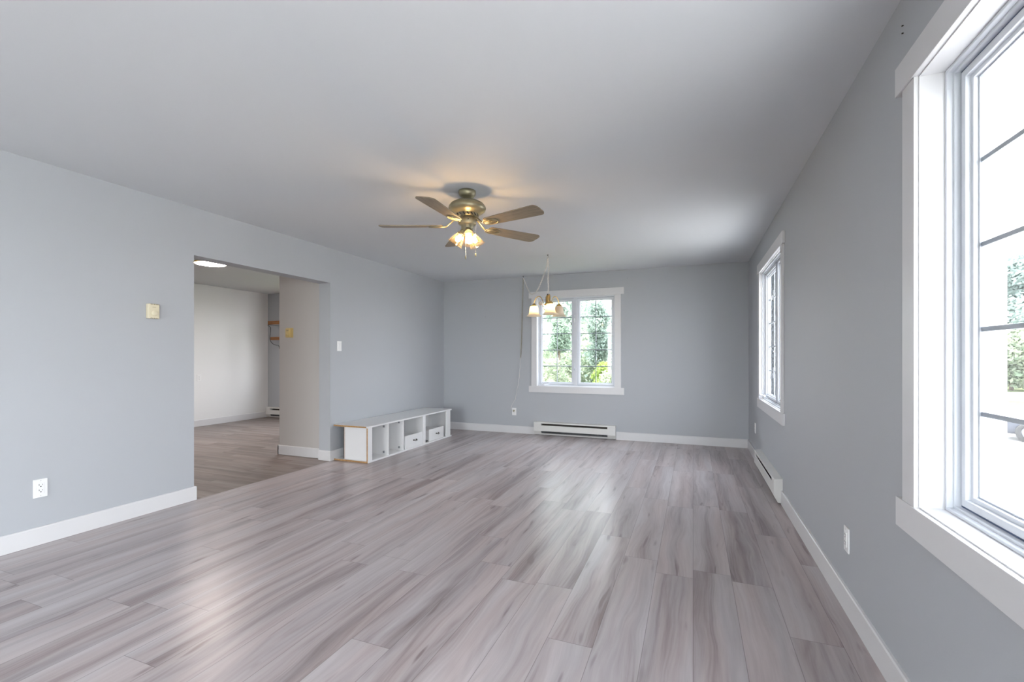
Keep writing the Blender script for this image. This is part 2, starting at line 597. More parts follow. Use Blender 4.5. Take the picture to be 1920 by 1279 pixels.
def wall(name, m, axis, a0, a1, b0, b1, t0, t1, holes=(), label=None):
    """wall slab; axis 'x' runs along x with thickness in y, 'y' runs along y with thickness in x"""
    A = sorted({a0, a1, *[h[0] for h in holes], *[h[1] for h in holes]})
    B = sorted({b0, b1, *[max(b0, h[2]) for h in holes], *[h[3] for h in holes]})

    def solid(i, j):
        if i < 0 or j < 0 or i >= len(A) - 1 or j >= len(B) - 1:
            return False
        ca, cb = (A[i] + A[i + 1]) / 2, (B[j] + B[j + 1]) / 2
        return not any(h[0] < ca < h[1] and h[2] < cb < h[3] for h in holes)

    def P(a, t, b):
        return (a, t, b) if axis == 'x' else (t, a, b)
    idx, vs, fs = {}, [], []

    def V(i, t, j):
        k = (i, t, j)
        if k not in idx:
            idx[k] = len(vs)
            vs.append(P(A[i], t0 if t == 0 else t1, B[j]))
        return idx[k]
    for i in range(len(A) - 1):
        for j in range(len(B) - 1):
            if not solid(i, j):
                continue
            fs.append((V(i, 0, j), V(i + 1, 0, j), V(i + 1, 0, j + 1), V(i, 0, j + 1)))
            fs.append((V(i, 1, j), V(i, 1, j + 1), V(i + 1, 1, j + 1), V(i + 1, 1, j)))
            if not solid(i - 1, j):
                fs.append((V(i, 0, j), V(i, 0, j + 1), V(i, 1, j + 1), V(i, 1, j)))
            if not solid(i + 1, j):
                fs.append((V(i + 1, 0, j), V(i + 1, 1, j), V(i + 1, 1, j + 1), V(i + 1, 0, j + 1)))
            if not solid(i, j - 1):
                fs.append((V(i, 0, j), V(i, 1, j), V(i + 1, 1, j), V(i + 1, 0, j)))
            if not solid(i, j + 1):
                fs.append((V(i, 0, j + 1), V(i + 1, 0, j + 1), V(i + 1, 1, j + 1), V(i, 1, j + 1)))
    mb = MB().add(vs, fs)
    return struct(mb.build(name, m), label)


# ---------------------------------------------------------------- room shell
WZ0, WZ1 = 0.735, 2.105
struct(MB().box(XL + 0.008, XR + 0.16, YF - 0.16, YB + 0.16, -0.12, 0.0).build('floor', FLOOR), 'grey oak plank floor of the main room')
struct(MB().box(XF - 0.16, XL + 0.008, YF - 0.16, YB + 0.16, -0.12, -0.003).build('floor', FLOOR2), 'brown grey plank floor of the next room')
struct(MB().box(XF - 0.16, XR + 0.16, YF - 0.16, YB + 0.16, H, H + 0.16).build('ceiling', CEIL), 'flat white ceiling')
wall('wall_back', PAINT, 'x', XF, XR, 0, H, YB, YB + 0.10, [(-2.243, -1.040, WZ0, WZ1), (-7.1, -4.9, WZ0, 2.25)], 'blue grey back wall with the two sash window')
wall('wall_right', PAINT, 'y', YF - 0.16, YB + 0.16, 0, H, XR, XR + 0.10, [(-2.8, -0.6, -1, 2.1), (0.12, 1.857, 0.70, WZ1), (4.273, 5.571, WZ0, WZ1)], 'blue grey right wall with two windows')
wall('wall_left', PAINT, 'y', YF, YB, 0, H, XLB, XL, [(OY0, OY1, -1, OZ)], 'blue grey left wall with the wide opening')
wall('wall_front', PAINT, 'x', XF, XR, 0, H, YF - 0.16, YF, [(-3.2, -0.4, -1, 2.1)], 'wall behind the camera')
wall('wall_far', PAINT_W, 'y', YF - 0.16, YB + 0.16, 0, H, XF - 0.16, XF, (), 'white far wall of the next room')
wall('wall_stub', PAINT_B, 'x', -4.725, XLB, 0, H, 4.19, 4.31, (), 'beige stub wall just inside the opening')


def base_profile(h=0.113, t=0.014):
    return [(0, 0), (t, 0), (t, h - 0.006), (t - 0.004, h), (0, h)]


def baseboard(name, runs, label):
    """runs: (axis, along0, along1, face, sign) boards fixed on a face"""
    mb = MB()
    for ax, a0, a1, face, sg in runs:
        pts = [(face + sg * p[0], p[1]) for p in base_profile()]
        mb.prism(pts, 'x' if ax == 'x' else 'y', a0, a1)
    return struct(mb.build(name, TRIM), label)


T = 0.014
baseboard('baseboard_left', [('y', YF, OY0, XL, 1), ('y', OY1, YB, XL, 1), ('x', XLB, XL + T, OY1, -1), ('x', XLB, XL + T, OY0, 1)], 'white baseboard along the left wall')
baseboard('baseboard_back', [('x', XL, -2.268, YB, -1), ('x', -1.030, XR, YB, -1)], 'white baseboard along the back wall')
baseboard('baseboard_right', [('y', YF, -2.8, XR, -1), ('y', -0.6, 4.245, XR, -1), ('y', 5.555, YB, XR, -1)], 'white baseboard along the right wall')
baseboard('baseboard_far', [('y', YF, YB, XF, 1)], 'white baseboard of the next room')
baseboard('baseboard_stub', [('x', -4.725 - T, XLB, 4.19, -1), ('y', 4.19 - T, 4.31, -4.725, -1)], 'white baseboard round the beige stub wall')


# ---------------------------------------------------------------- windows
def window(name, origin, rz, x0, x1, z0, z1, label, sashes=2, crank=(True, False), locks=True, screws=(), rows=5, cols=2, casing=True, muntins=True, dp=0.0, sw=0.0, end=0.15, bias=0.0, mf=None):
    """x runs along the wall, y points outdoors, wall face at y = 0"""
    w = thing(name, origin, label, None, None, 'structure', rz)
    cw, hw = 0.088, 0.098
    e = 0.010                      # the wall opening is a little larger than the casing edge
    if casing:
        for a, b in ((x0 - cw, x0), (x1, x1 + cw)):
            MB().box(a, b, -0.015, 0, z0, z1).build('side_casing', TRIM, w, 0.0015)
        MB().box(x0 - cw - 0.042, x1 + cw + 0.042, -0.021, 0, z1, z1 + hw).build('head_casing', TRIM, w, 0.0015)
        MB().box(x0 - cw - 0.042, x1 + cw + 0.042, -0.019, 0, z0 - hw, z0).build('apron_casing', TRIM, w, 0.0015)
    MB().ring(x0 - e, x1 + e, z0 - e, z1 + e, e + 0.004, -0.002, min(end, 0.099)).build('jamb_liner', TRIM, w)
    fr = MB()
    a0, a1, b0, b1 = x0 + 0.004, x1 - 0.004, z0 + 0.004, z1 - 0.004
    fr.ring(a0, a1, b0, b1, 0.010, 0.062 - dp, end)
    fr.ring(a0, a1, b0, b1, 0.018, 0.078 - dp, end)
    fr.build('window_frame', VINYL, w, 0.002)
    i0, i1, k0, k1 = a0 + 0.018, a1 - 0.018, b0 + 0.018, b1 - 0.018
    mull = 0.052
    span = (i1 - i0 - mull * (sashes - 1)) / sashes
    for s in range(sashes):
        l = i0 + s * (span + mull + bias)
        r = l + span + (bias if s == 0 else -bias)
        if s:
            MB().box(l - mull, l, (0.072 - dp) if mf is None else mf, end, k0, k1).build('mullion', VINYL, w, 0.002)
        sh = MB()
        g_ = 0.003 + sw
        sh.ring(l + g_, r - g_, k0 + g_, k1 - g_, 0.022, 0.092 - dp, 0.130 - dp)
        sh.ring(l + g_, r - g_, k0 + g_, k1 - g_, 0.034, 0.106 - dp, 0.130 - dp)
        so_ = sh.build('sash', VINYL, w, 0.0015)
        MB().ring(l, r, k0, k1, g_ + 0.002, 0.098 - dp - sw, 0.129 - dp).build('gasket', GASKET, so_)
        q_ = g_ + 0.034
        gl, gr, gb, gt = l + q_, r - q_, k0 + q_, k1 - q_
        MB().ring(gl - 0.002, gr + 0.002, gb - 0.002, gt + 0.002, 0.007, 0.118 - dp, 0.132 - dp).build('pane_spacer', SPACER, so_)
        MB().box(gl, gr, 0.120 - dp, 0.1215 - dp, gb, gt).build('glass_pane', GLASS, so_)
        if muntins:
            mu = MB()
            for c in range(1, cols):
                x = gl + (gr - gl) * c / cols
                mu.box(x - 0.006, x + 0.006, 0.1235 - dp, 0.1295 - dp, gb, gt)
            for q in range(1, rows):
                z = gb + (gt - gb) * q / rows
                mu.box(gl, gr, 0.1225 - dp, 0.1305 - dp, z - 0.007, z + 0.007)
            mu.build('muntin_grid', MUNT, so_, 0.001)
        if crank[s]:
            cx = l + 0.07
            c = MB()
            c.prism([(cx - 0.045, 0.020), (cx - 0.045, 0.048), (cx + 0.09, 0.048), (cx + 0.085, 0.028), (cx + 0.02, 0.016)], 'z', z0 + 0.005, z0 + 0.028)
            c.ball((cx, 0.025, z0 + 0.030), 0.018)
            co = c.build('crank_housing', VINYL, w, 0.003)
            h = MB()
            h.tube([(cx, 0.022, z0 + 0.035), (cx + 0.02, 0.008, z0 + 0.044), (cx + 0.05, -0.006, z0 + 0.050), (cx + 0.08, -0.020, z0 + 0.052), (cx + 0.10, -0.030, z0 + 0.056)], 0.0065)
            h.ball((cx + 0.102, -0.031, z0 + 0.057), 0.010)
            h.build('crank_handle', VINYL, co)
    if locks and sashes == 2:
        mx = i0 + span + bias + 0.010
        for z, m in ((z1 - 0.33, TRIM), (z0 + 0.30, SPACER)):
            lk = MB().box(mx - 0.006, mx + 0.010, 0.064 - dp, 0.073 - dp, z - 0.05, z + 0.05).build('sash_lock', VINYL, w, 0.002)
            MB().tube([(mx + 0.003, 0.064 - dp, z), (mx + 0.004, 0.050 - dp, z - 0.02), (mx + 0.004, 0.046 - dp, z - 0.055)], 0.006).build('lock_lever', m, lk)
    for sx, sz in screws:
        MB().lathe([(0.0005, -0.002), (0.0045, -0.001), (0.0045, 0.002)], 10, Matrix.Translation((sx, 0.0765, sz)) @ Matrix.Rotation(PI / 2, 4, 'X')).build('frame_screw', DARK, w)
    return w


window('window_1', (0, YB, 0), 0, -2.233, -1.050, 0.745, 2.095, 'white two sash window in the back wall', dp=0.033, end=0.104)
window('window_2', (XR, 0, 0), -PI / 2, -5.568, -4.283, 0.745, 2.095, 'white casement window far along the right wall', dp=0.048, end=0.090, bias=0.085, mf=0.052)
window('window_3', (XR, 0, 0), -PI / 2, -1.847, -0.130, 0.710, 2.095, 'large white window nearest on the right wall', crank=(False, False), locks=False, sw=0.003,
       screws=((-1.838, 0.96), (-1.838, 1.42), (-1.838, 1.90)))
window('added_window_4', (0, YB, 0), 0, -7.090, -4.910, 0.745, 2.240, 'added white window of the next room hidden behind the stub wall', dp=0.033, end=0.104)  # unseen window, added to brighten the next room
# two unseen glazed doorways added behind the camera to bring in more daylight
for nm, loc, rz, W_, lb in (('added_door_1', (XR, -0.6, 0), -PI / 2, 2.2, 'added wide glazed patio doorway in the right wall behind the camera'), ('added_door_2', (-0.4, YF, 0), PI, 2.8, 'added wide glazed patio doorway in the wall behind the camera')):
    d = thing(nm, loc, lb, None, None, 'structure', rz)
    MB().ring(0, W_, 0.0, 2.1, 0.05, 0.03, 0.13).build('door_frame', VINYL, d)
    for k in range(2):
        pw = (W_ - 0.1) / 2
        l = 0.05 + k * pw
        s_ = MB().ring(l, l + pw, 0.05, 2.05, 0.07, 0.05, 0.10).build('door_panel', VINYL, d)
        MB().box(l + 0.07, l + pw - 0.07, 0.072, 0.0735, 0.12, 1.98).build('glass_pane', CLEAR, s_)


# ---------------------------------------------------------------- baseboard heaters
def heater(loc, rz, L, label):
    """back on y = 0, front faces -y, x from 0 to L"""
    h = thing('baseboard_heater', loc, label, 'heater', 'electric baseboard heaters', None, rz)
    cap = 0.115
    prof = [(0, 0.008), (-0.034, 0.008), (-0.064, 0.064), (-0.064, 0.188), (-0.058, 0.198), (0, 0.205)]
    for a, b in ((0, cap), (L - cap, L)):
        MB().prism(prof, 'x', a, b).build('end_cap', HEAT, h, 0.002)
    c0, c1 = cap - 0.001, L - cap + 0.001
    MB().prism([(0, 0.198), (-0.055, 0.180), (-0.062, 0.180), (-0.060, 0.198), (0, 0.205)], 'x', c0, c1).build('top_cover', HEAT, h)
    MB().prism([(-0.060, 0.066), (-0.064, 0.066), (-0.064, 0.148), (-0.058, 0.152), (-0.056, 0.148)], 'x', c0, c1).build('front_panel', HEAT, h)
    MB().prism([(0, 0.013), (0, 0.008), (-0.034, 0.008), (-0.046, 0.030), (-0.042, 0.032), (-0.030, 0.013)], 'x', c0, c1).build('bottom_lip', HEAT, h)
    MB().box(c0, c1, -0.004, -0.001, 0.014, 0.198).build('back_plate', DARK, h)
    fn = MB()
    n = int((c1 - c0) / 0.012)
    for i in range(n):
        x = c0 + 0.006 + i * 0.012
        fn.box(x, x + 0.0015, -0.050, -0.008, 0.034, 0.110)
    fo = fn.build('heating_fins', FIN, h)
    MB().tube([(c0, -0.028, 0.09), (c1, -0.028, 0.09)], 0.006).build('heating_rod', DARK, fo)
    return h


heater((-2.265, YB - 0.0005, 0), 0, 1.232, 'long cream baseboard heater under the back wall window')
heater((XR - 0.0005, 5.545, 0), -PI / 2, 1.29, 'white baseboard heater under the far window of the right wall')
heater((XF + 0.016, YB - 0.0005, -0.003), 0, 1.5, 'baseboard heater seen through the opening in the next room corner')


# ---------------------------------------------------------------- wall plates
def outlet(loc, rz, label, group='white wall outlets', decora=True):
    """centre of the plate at loc, wall on y = 0, faces -y"""
    o = thing('wall_outlet', loc, label, 'outlet', group, None, rz)
    MB().box(-0.035, 0.035, -0.006, 0, -0.058, 0.058).build('cover_plate', PLAST, o, 0.002)
    r = MB().box(-0.0165, 0.0165, -0.009, -0.005, -0.034, 0.034).build('receptacle', PLAST, o, 0.001)
    s = MB()
    for z in (0.018, -0.016):
        s.box(-0.0095, -0.0070, -0.0096, -0.0085, z, z + 0.009)
        s.box(0.0065, 0.0085, -0.0096, -0.0085, z + 0.001, z + 0.008)
        s.lathe([(0.0001, 0), (0.0032, 0), (0.0032, 0.001)], 10, Matrix.Translation((0, -0.0096, z - 0.007)) @ Matrix.Rotation(-PI / 2, 4, 'X'))
    s.build('socket_slots', BLACKP, r)
    for z in (0.047, -0.047):
        MB().lathe([(0.0001, 0), (0.003, 0), (0.003, 0.0015)], 10, Matrix.Translation((0, -0.0072, z)) @ Matrix.Rotation(-PI / 2, 4, 'X')).build('plate_screw', TRIM, o)
    return o


outlet((XL, 1.6155, 0.357), PI / 2, 'white double outlet low on the left wall left of the opening')
outlet((XR, 2.585, 0.336), -PI / 2, 'white outlet on the right wall below the large window')
outlet((XR, 6.00, 0.365), -PI / 2, 'thin edge on outlet on the right wall beside the back corner')
plugged = outlet((-2.610, YB, 0.335), 0, 'small white outlet on the back wall with the lamp plug in it')
outlet((XF, 5.34, 0.83), PI / 2, 'white outlet on the far white wall seen through the opening')

sw = thing('light_switch', (XL, 4.272, 1.319), 'white rocker light switch beside the opening', 'switch', None, None, PI / 2)
MB().box(-0.035, 0.035, -0.006, 0, -0.058, 0.058).build('cover_plate', PLAST, sw, 0.002)
MB().prism([(-0.005, -0.033), (-0.007, -0.033), (-0.014, 0.033), (-0.005, 0.033)], 'x', -0.0165, 0.0165).build('rocker', PLAST, sw, 0.001)

th = thing('thermostat', (XL, 2.262, 1.543), 'ivory dial thermostat on the left wall left of the opening', 'thermostat', None, None, PI / 2)
MB().box(-0.039, 0.039, -0.033, 0, -0.056, 0.056).build('housing', IVORY, th, 0.004)
MB().lathe([(0.0001, 0.012), (0.018, 0.012), (0.020, 0.010), (0.021, 0), (0.026, -0.001)], 28, Matrix.Translation((0.002, -0.033, -0.016)) @ Matrix.Rotation(PI / 2, 4, 'X')).build('dial', IVORY, th)
for i in range(5):
    for zz in (-0.0565, 0.0490):
        MB().box(-0.024 + i * 0.0115, -0.018 + i * 0.0115, -0.0338, -0.010, zz, zz + 0.0075).build('vent_slot', BRASS, th)
MB().box(-0.012, 0.012, -0.0336, -0.032, 0.030, 0.033).build('scale_mark', BRASS, th)

t2 = thing('thermostat', (-4.552, 4.19, 1.484), 'aged yellow thermostat on the beige stub wall', 'thermostat')
MB().box(-0.055, 0.055, -0.010, 0, -0.058, 0.058).build('back_plate', AGED, t2, 0.003)
MB().box(-0.040, 0.026, -0.034, -0.010, -0.052, 0.052).build('housing', AGED, t2, 0.004)
MB().lathe([(0.0001, 0.010), (0.014, 0.010), (0.016, 0)], 20, Matrix.Translation((-0.006, -0.034, -0.018)) @ Matrix.Rotation(PI / 2, 4, 'X')).build('dial', AGED, t2)
MB().box(-0.024, 0.012, -0.0345, -0.033, 0.022, 0.030).build('scale_window', BRASS, t2)

for nm, loc, rz, lb in (('wall_nail', (-3.106, YB, 1.837), 0, 'tiny dark nail alone in the middle of the back wall'),
                        ('wall_nail', (XR, 1.967, 2.337), -PI / 2, 'upper of two tiny nails above the large window corner'),
                        ('wall_nail', (XR, 1.967, 2.311), -PI / 2, 'lower of two tiny nails above the large window corner'),
                        ('wall_nail', (-0.872, YB, 2.318), 0, 'tiny nail above the right end of the back window')):
    tag(MB().lathe([(0.0001, 0.006), (0.004 if 'middle' in lb else 0.0025, 0.005), (0.002, 0.0), (0.0015, -0.004)], 10, Matrix.Rotation(PI / 2, 4, 'X')).build(nm, DARK, None, 0, False, loc), lb, 'nail').rotation_euler = (0, 0, rz)


# ---------------------------------------------------------------- long white shelving unit on the floor
cab = thing('storage_bench', (-3.6, 5.12, 0), 'long low white cubby bench against the left wall in the back corner', 'bench')
def cb(name, m, b, par=None, bev=0.001):
    return MB().box(*b).build(name, m, par or cab, bev, True) if par is None else MB().box(*b).build(name, m, par, bev, True)
CX0, CX1, CY0, CY1, CZ = -3.745, -3.385, 4.205, 6.050, 0.412
cb('top_panel', LAMG, (-3.856, CX1 + 0.008, CY0 - 0.038, CY1 + 0.035, CZ - 0.018, CZ))
cb('top_edge', RAWW, (-3.856, CX1 - 0.01, CY0 - 0.0395, CY0 - 0.0378, CZ - 0.0175, CZ - 0.0005), None, 0)
cb('bottom_panel', LAMG, (-3.856, CX1 + 0.006, CY0 - 0.030, CY1 + 0.035, 0.001, 0.020))
cb('bottom_edge', RAWW, (-3.856, CX1 + 0.004, CY0 - 0.0315, CY0 - 0.0298, 0.0015, 0.0195), None, 0)
cb('end_panel', LAMG, (CX0 + 0.008, CX1 - 0.014, CY0 + 0.004, CY0 + 0.020, 0.020, CZ - 0.018))
cb('end_panel', LAMG, (CX0 + 0.008, CX1 - 0.014, CY1 - 0.020, CY1 - 0.004, 0.020, CZ - 0.018))
cb('back_panel', DARK, (CX0 - 0.002, CX0 + 0.003, CY0 - 0.004, CY1 - 0.004, 0.020, CZ - 0.018), None, 0)
cb('back_lining', LAMG, (CX0 + 0.003, CX0 + 0.008, CY0 + 0.002, CY1 - 0.004, 0.020, CZ - 0.018), None, 0)
for lo, hi in ((4.165, 4.252), (5.305, 5.368), (5.93, 6.05)):
    cb('face_stile', LAMG, (CX1 - 0.014, CX1 + 0.004, lo if lo > 4.2 else 4.178, hi, 0.020, CZ - 0.018))
cb('stile_edge', RAWW, (CX1 - 0.014, CX1 + 0.001, 4.1765, 4.1785, 0.020, CZ - 0.018), None, 0)
cb('stile_edge', RAWW, (CX0 + 0.002, CX0 + 0.012, CY0 + 0.0025, CY0 + 0.0045, 0.020, CZ - 0.018), None, 0)
for y in (4.560, 4.866, 5.330):
    cb('divider', LAMG, (CX0 + 0.008, CX1 - 0.004 if y < 5.3 else CX1 - 0.014, y - 0.009, y + 0.009, 0.020, CZ - 0.018))
cb('latch_plate', BLACKP, (CX1 - 0.055, CX1 - 0.030, 5.395, 5.445, 0.020, 0.030))
for y, z in ((4.545, 0.055), (4.85, 0.055), (4.545, 0.36), (4.85, 0.37)):
    cb('corner_clip', FIN, (CX1 - 0.07, CX1 - 0.05, y - 0.006, y + 0.006, z - 0.012, z + 0.012))
for y0, y1, zb, zt, inset in ((4.900, 5.305, 0.021, 0.186, 0.0), (5.475, 5.870, 0.022, 0.184, 0.004)):
    dr = MB().box(CX1 - 0.020 - inset, CX1 - 0.003 - inset, y0 if y0 > 4.88 else 4.88, y1 - 0.002, zb, zt).build('drawer', LAMG, cab, 0.001, True)
    bx = MB()
    bx.box(CX0 + 0.02, CX1 - 0.021 - inset, y0 + 0.03, y0 + 0.042, zb + 0.01, zt - 0.02)
    bx.box(CX0 + 0.02, CX1 - 0.021 - inset, y1 - 0.042, y1 - 0.03, zb + 0.01, zt - 0.02)
    bx.box(CX0 + 0.02, CX0 + 0.032, y0 + 0.042, y1 - 0.042, zb + 0.01, zt - 0.02)
    bx.box(CX0 + 0.032, CX1 - 0.021 - inset, y0 + 0.042, y1 - 0.042, zb + 0.01, zb + 0.016)
    bx.build('drawer_box', LAMG, dr, 0, True)
    yc, zc, xf = (y0 + y1) / 2 + 0.02, (zb + zt) / 2 + 0.004, CX1 - 0.003 - inset
    hb = MB()
    hb.box(xf, xf + 0.003, yc - 0.042, yc - 0.014, zc - 0.008, zc + 0.008)
    hb.box(xf, xf + 0.003, yc + 0.014, yc + 0.042, zc - 0.008, zc + 0.008)
    hb.tube([(xf + 0.003, yc - 0.028, zc), (xf + 0.018, yc - 0.026, zc - 0.003), (xf + 0.022, yc - 0.012, zc - 0.012), (xf + 0.022, yc + 0.012, zc - 0.012), (xf + 0.018, yc + 0.026, zc - 0.003), (xf + 0.003, yc + 0.028, zc)], 0.0035)
    hb.build('bail_handle', DKBR, dr, 0, True)


# ---------------------------------------------------------------- ceiling fan
FX, FY = -1.580, 3.085
fan = thing('ceiling_fan', (FX, FY, H), 'five blade oak and brass ceiling fan with lit glass shades', 'ceiling fan')
MB().lathe([(0.0, 0), (0.064, 0), (0.066, -0.014), (0.060, -0.034), (0.046, -0.048), (0.030, -0.053), (0.028, -0.072)], 36).build('canopy', BRASS, fan)
mh = MB().lathe([(0.028, -0.068), (0.050, -0.072), (0.090, -0.082), (0.122, -0.098), (0.138, -0.118), (0.141, -0.132), (0.136, -0.146), (0.118, -0.162), (0.092, -0.174), (0.084, -0.178), (0.082, -0.196), (0.070, -0.200), (0.0, -0.200)], 48).build('motor_housing', BRASS, fan)
slot0 = MB().box(-0.001, 0.002, -0.004, 0.004, -0.011, 0.011, Matrix.Translation((0.0832, 0, -0.187)) @ Matrix.Rotation(0.7, 4, 'X')).build('vent_slot', DARK, mh)
for i in range(1, 18):
    q_ = slot0.copy()
    COL.objects.link(q_)
    q_.parent = mh
    q_.rotation_euler = (0, 0, 2 * PI * i / 18)
sh_ = MB().lathe([(0.050, -0.200), (0.066, -0.205), (0.067, -0.248), (0.060, -0.256), (0.048, -0.260), (0.046, -0.282), (0.030, -0.296), (0.012, -0.304), (0.0, -0.306)], 36).build('switch_housing', BRASS, fan)
MB().box(0.0, 0.014, -0.003, 0.003, -0.004, 0.004, Matrix.Rotation(-1.0, 4, 'Z') @ Matrix.Translation((0.062, 0, -0.228))).build('reverse_switch', BLACKP, sh_)

BZ = -0.262
ol = []
for i in range(25):               # outer rounded end
    a = -PI / 2 + PI * i / 24
    ol.append((0.625 + 0.035 * math.cos(a) if abs(math.cos(a)) > 0 else 0.625, 0.069 * math.copysign(abs(math.sin(a)) ** 0.55, math.sin(a))))
ol += [(0.60, 0.069), (0.45, 0.064), (0.30, 0.057), (0.215, 0.052)]
for i in range(9):
    a = PI / 2 + PI * i / 8
    ol.append((0.205 + 0.025 * math.cos(a), 0.050 * math.copysign(abs(math.sin(a)) ** 0.6, math.sin(a))))
ol += [(0.215, -0.052), (0.30, -0.057), (0.45, -0.064), (0.60, -0.069)]
PIT = Matrix.Translation((0, 0, BZ)) @ Matrix.Rotation(math.radians(-10), 4, 'X')
bl = MB().prism(ol, 'z', -0.0035, 0.0035, PIT).build('fan_blade', BLADE, fan, 0.001)
ir = MB()
ir.tube([(0.072, 0, -0.198), (0.095, 0, -0.212), (0.125, 0, -0.240), (0.150, 0, -0.262), (0.172, 0, -0.270)], lambda t: (0.014 - 0.004 * t, 0.0045), 8, False, (0, 1, 0))
lp = []
for i in range(28):
    a = 2 * PI * i / 28
    lp.append((0.225 + 0.065 * math.cos(a), 0.040 * math.sin(a), -0.0075))
ir.tube(lp, (0.0035), 6, True, None, PIT)
for k in (-1, 0, 1):
    ir.tube([(0.172, 0.004 * k, -0.0075), (0.215, 0.014 * k, -0.0085), (0.255, 0.020 * k, -0.0085), (0.284, 0.012 * k, -0.0075)], 0.003, 6, False, None, PIT)
ir.prism([(0.160, -0.012), (0.20, -0.030), (0.235, -0.022), (0.235, 0.022), (0.20, 0.030), (0.160, 0.012)], 'z', -0.0072, -0.004, PIT)
iro = ir.build('blade_iron', BRASS, bl)
for k in range(5):
    ang = math.radians(200.7 + 72 * k)
    if k == 0:
        b_ = bl
    else:
        b_ = bl.copy()
        COL.objects.link(b_)
        b_.parent = fan
        i_ = iro.copy()
        COL.objects.link(i_)
        i_.parent = b_
    b_.rotation_euler = (0, 0, ang)

YAW = 0.376
for k, a in enumerate((165, 285, 45)):
    az = math.radians(a) + YAW
    tilt = math.radians(36)
    M_ = Matrix.Translation((0.026 * math.cos(az), 0.026 * math.sin(az), -0.290)) @ Matrix.Rotation(az, 4, 'Z') @ Matrix.Rotation(-tilt, 4, 'Y')
    so2 = MB().lathe([(0.0, 0.012), (0.018, 0.010), (0.021, 0.0), (0.021, -0.026), (0.030, -0.030), (0.030, -0.042), (0.027, -0.043)], 24, M_).build('lamp_socket', BRASS, fan)
    prof = [(0.026, -0.034), (0.031, -0.044), (0.038, -0.060), (0.046, -0.080), (0.052, -0.100), (0.058, -0.116), (0.066, -0.126)]
    gs = MB().lathe(prof, 36, M_, True, (False, False), lambda an, kk: (0.03 * math.cos(12 * an) * (kk / 6) ** 2)).build('glass_shade', FANGLASS, so2)
    MB().ball((0, 0, -0.080), 0.019, 14, 10, M_, (1, 1, 1.25)).build('light_bulb', BULB, so2)
for (a, r, z0_, z1_) in ((-97, 0.052, -0.255, -0.500), (18, 0.066, -0.245, -0.465)):
    az = math.radians(a) + YAW
    x, y = r * math.cos(az), r * math.sin(az)
    pc = MB()
    n = int((z0_ - z1_) / 0.0065)
    for i in range(n):
        pc.ball((x, y, z0_ - i * 0.0065), 0.0024, 6, 4)
    po = pc.build('pull_chain', CHROME, fan)
    MB().lathe([(0.0015, z1_ + 0.004), (0.0045, z1_), (0.0055, z1_ - 0.012), (0.003, z1_ - 0.024), (0.0005, z1_ - 0.026)], 12, Matrix.Translation((x, y, 0))).build('chain_pull', BRASS, po)


# ---------------------------------------------------------------- swag chandelier
HA = Vector((-1.653, 5.377, H))
HB = Vector((-2.444, 6.663, H))
ch = thing('swag_chandelier', tuple(HA), 'brass swag chandelier with bell glass shades hanging before the back window', 'chandelier')


def catmull(pts, n=8):
    pts = [Vector(p) for p in pts]
    P_ = [pts[0] * 2 - pts[1]] + pts + [pts[-1] * 2 - pts[-2]]
    out = []
    for i in range(1, len(P_) - 2):
        a, b, c, d_ = P_[i - 1], P_[i], P_[i + 1], P_[i + 2]
        for k in range(n):
            t = k / n
            out.append(0.5 * ((2 * b) + (c - a) * t + (2 * a - 5 * b + 4 * c - d_) * t * t + (3 * b - a - 3 * c + d_) * t ** 3))
    out.append(pts[-1])
    return out


def resample(path, step):
    out = [path[0].copy()]
    acc = 0.0
    for a, b in zip(path, path[1:]):
        L = (b - a).length
        while L > 0 and acc + L >= step:
            t = (step - acc) / L
            a = a + (b - a) * t
            out.append(a.copy())
            L = (b - a).length
            acc = 0.0
        acc += L
    return out


drop = catmull([HA + Vector((0, 0, -0.035)), HA + Vector((0.012, 0, -0.16)), HA + Vector((0.004, 0, -0.30)), HA + Vector((0.010, 0, -0.40)), HA + Vector((0, 0, -0.475))])
swag = catmull([HA + Vector((0, 0, -0.035)), (-1.680, 5.422, 2.307), (-1.781, 5.584, 2.208), (-1.904, 5.784, 2.106), (-2.019, 5.973, 2.068), (-2.144, 6.175, 2.085), (-2.258, 6.361, 2.185), (-2.359, 6.525, 2.310), (-2.423, 6.628, 2.395), (-2.448, 6.663, 2.41)])
down = catmull([(-2.448, 6.667, 2.405), (-2.458, 6.690, 2.25), (-2.463, 6.690, 2.098), (-2.472, 6.690, 1.766), (-2.481, 6.690, 1.435), (-2.498, 6.690, 1.169)])
tail = catmull([(-2.498, 6.690, 1.169), (-2.516, 6.692, 0.937), (-2.552, 6.693, 0.703), (-2.590, 6.694, 0.530), (-2.640, 6.690, 0.440), (-2.645, 6.670, 0.385), (-2.612, 6.672, 0.351)])


def chain_mesh(paths, step=0.024):
    mb = MB()
    for path in paths:
        pts = resample(path, step)
        for i, (a, b) in enumerate(zip(pts, pts[1:])):
            t = (b - a).normalized()
            s = t.cross(Vector((0.3, 0.8, 0.1)) if abs(t.z) > 0.8 else Vector((0, 0, 1))).normalized()
            if i % 2:
                s = t.cross(s)
            c = (a + b) / 2
            loop = []
            for k in range(10):
                an = 2 * PI * k / 10
                loop.append(c + t * (0.0175 * math.cos(an)) + s * (0.0090 * math.sin(an)))
            mb.tube(loop, 0.0023, 5, True)
    return mb


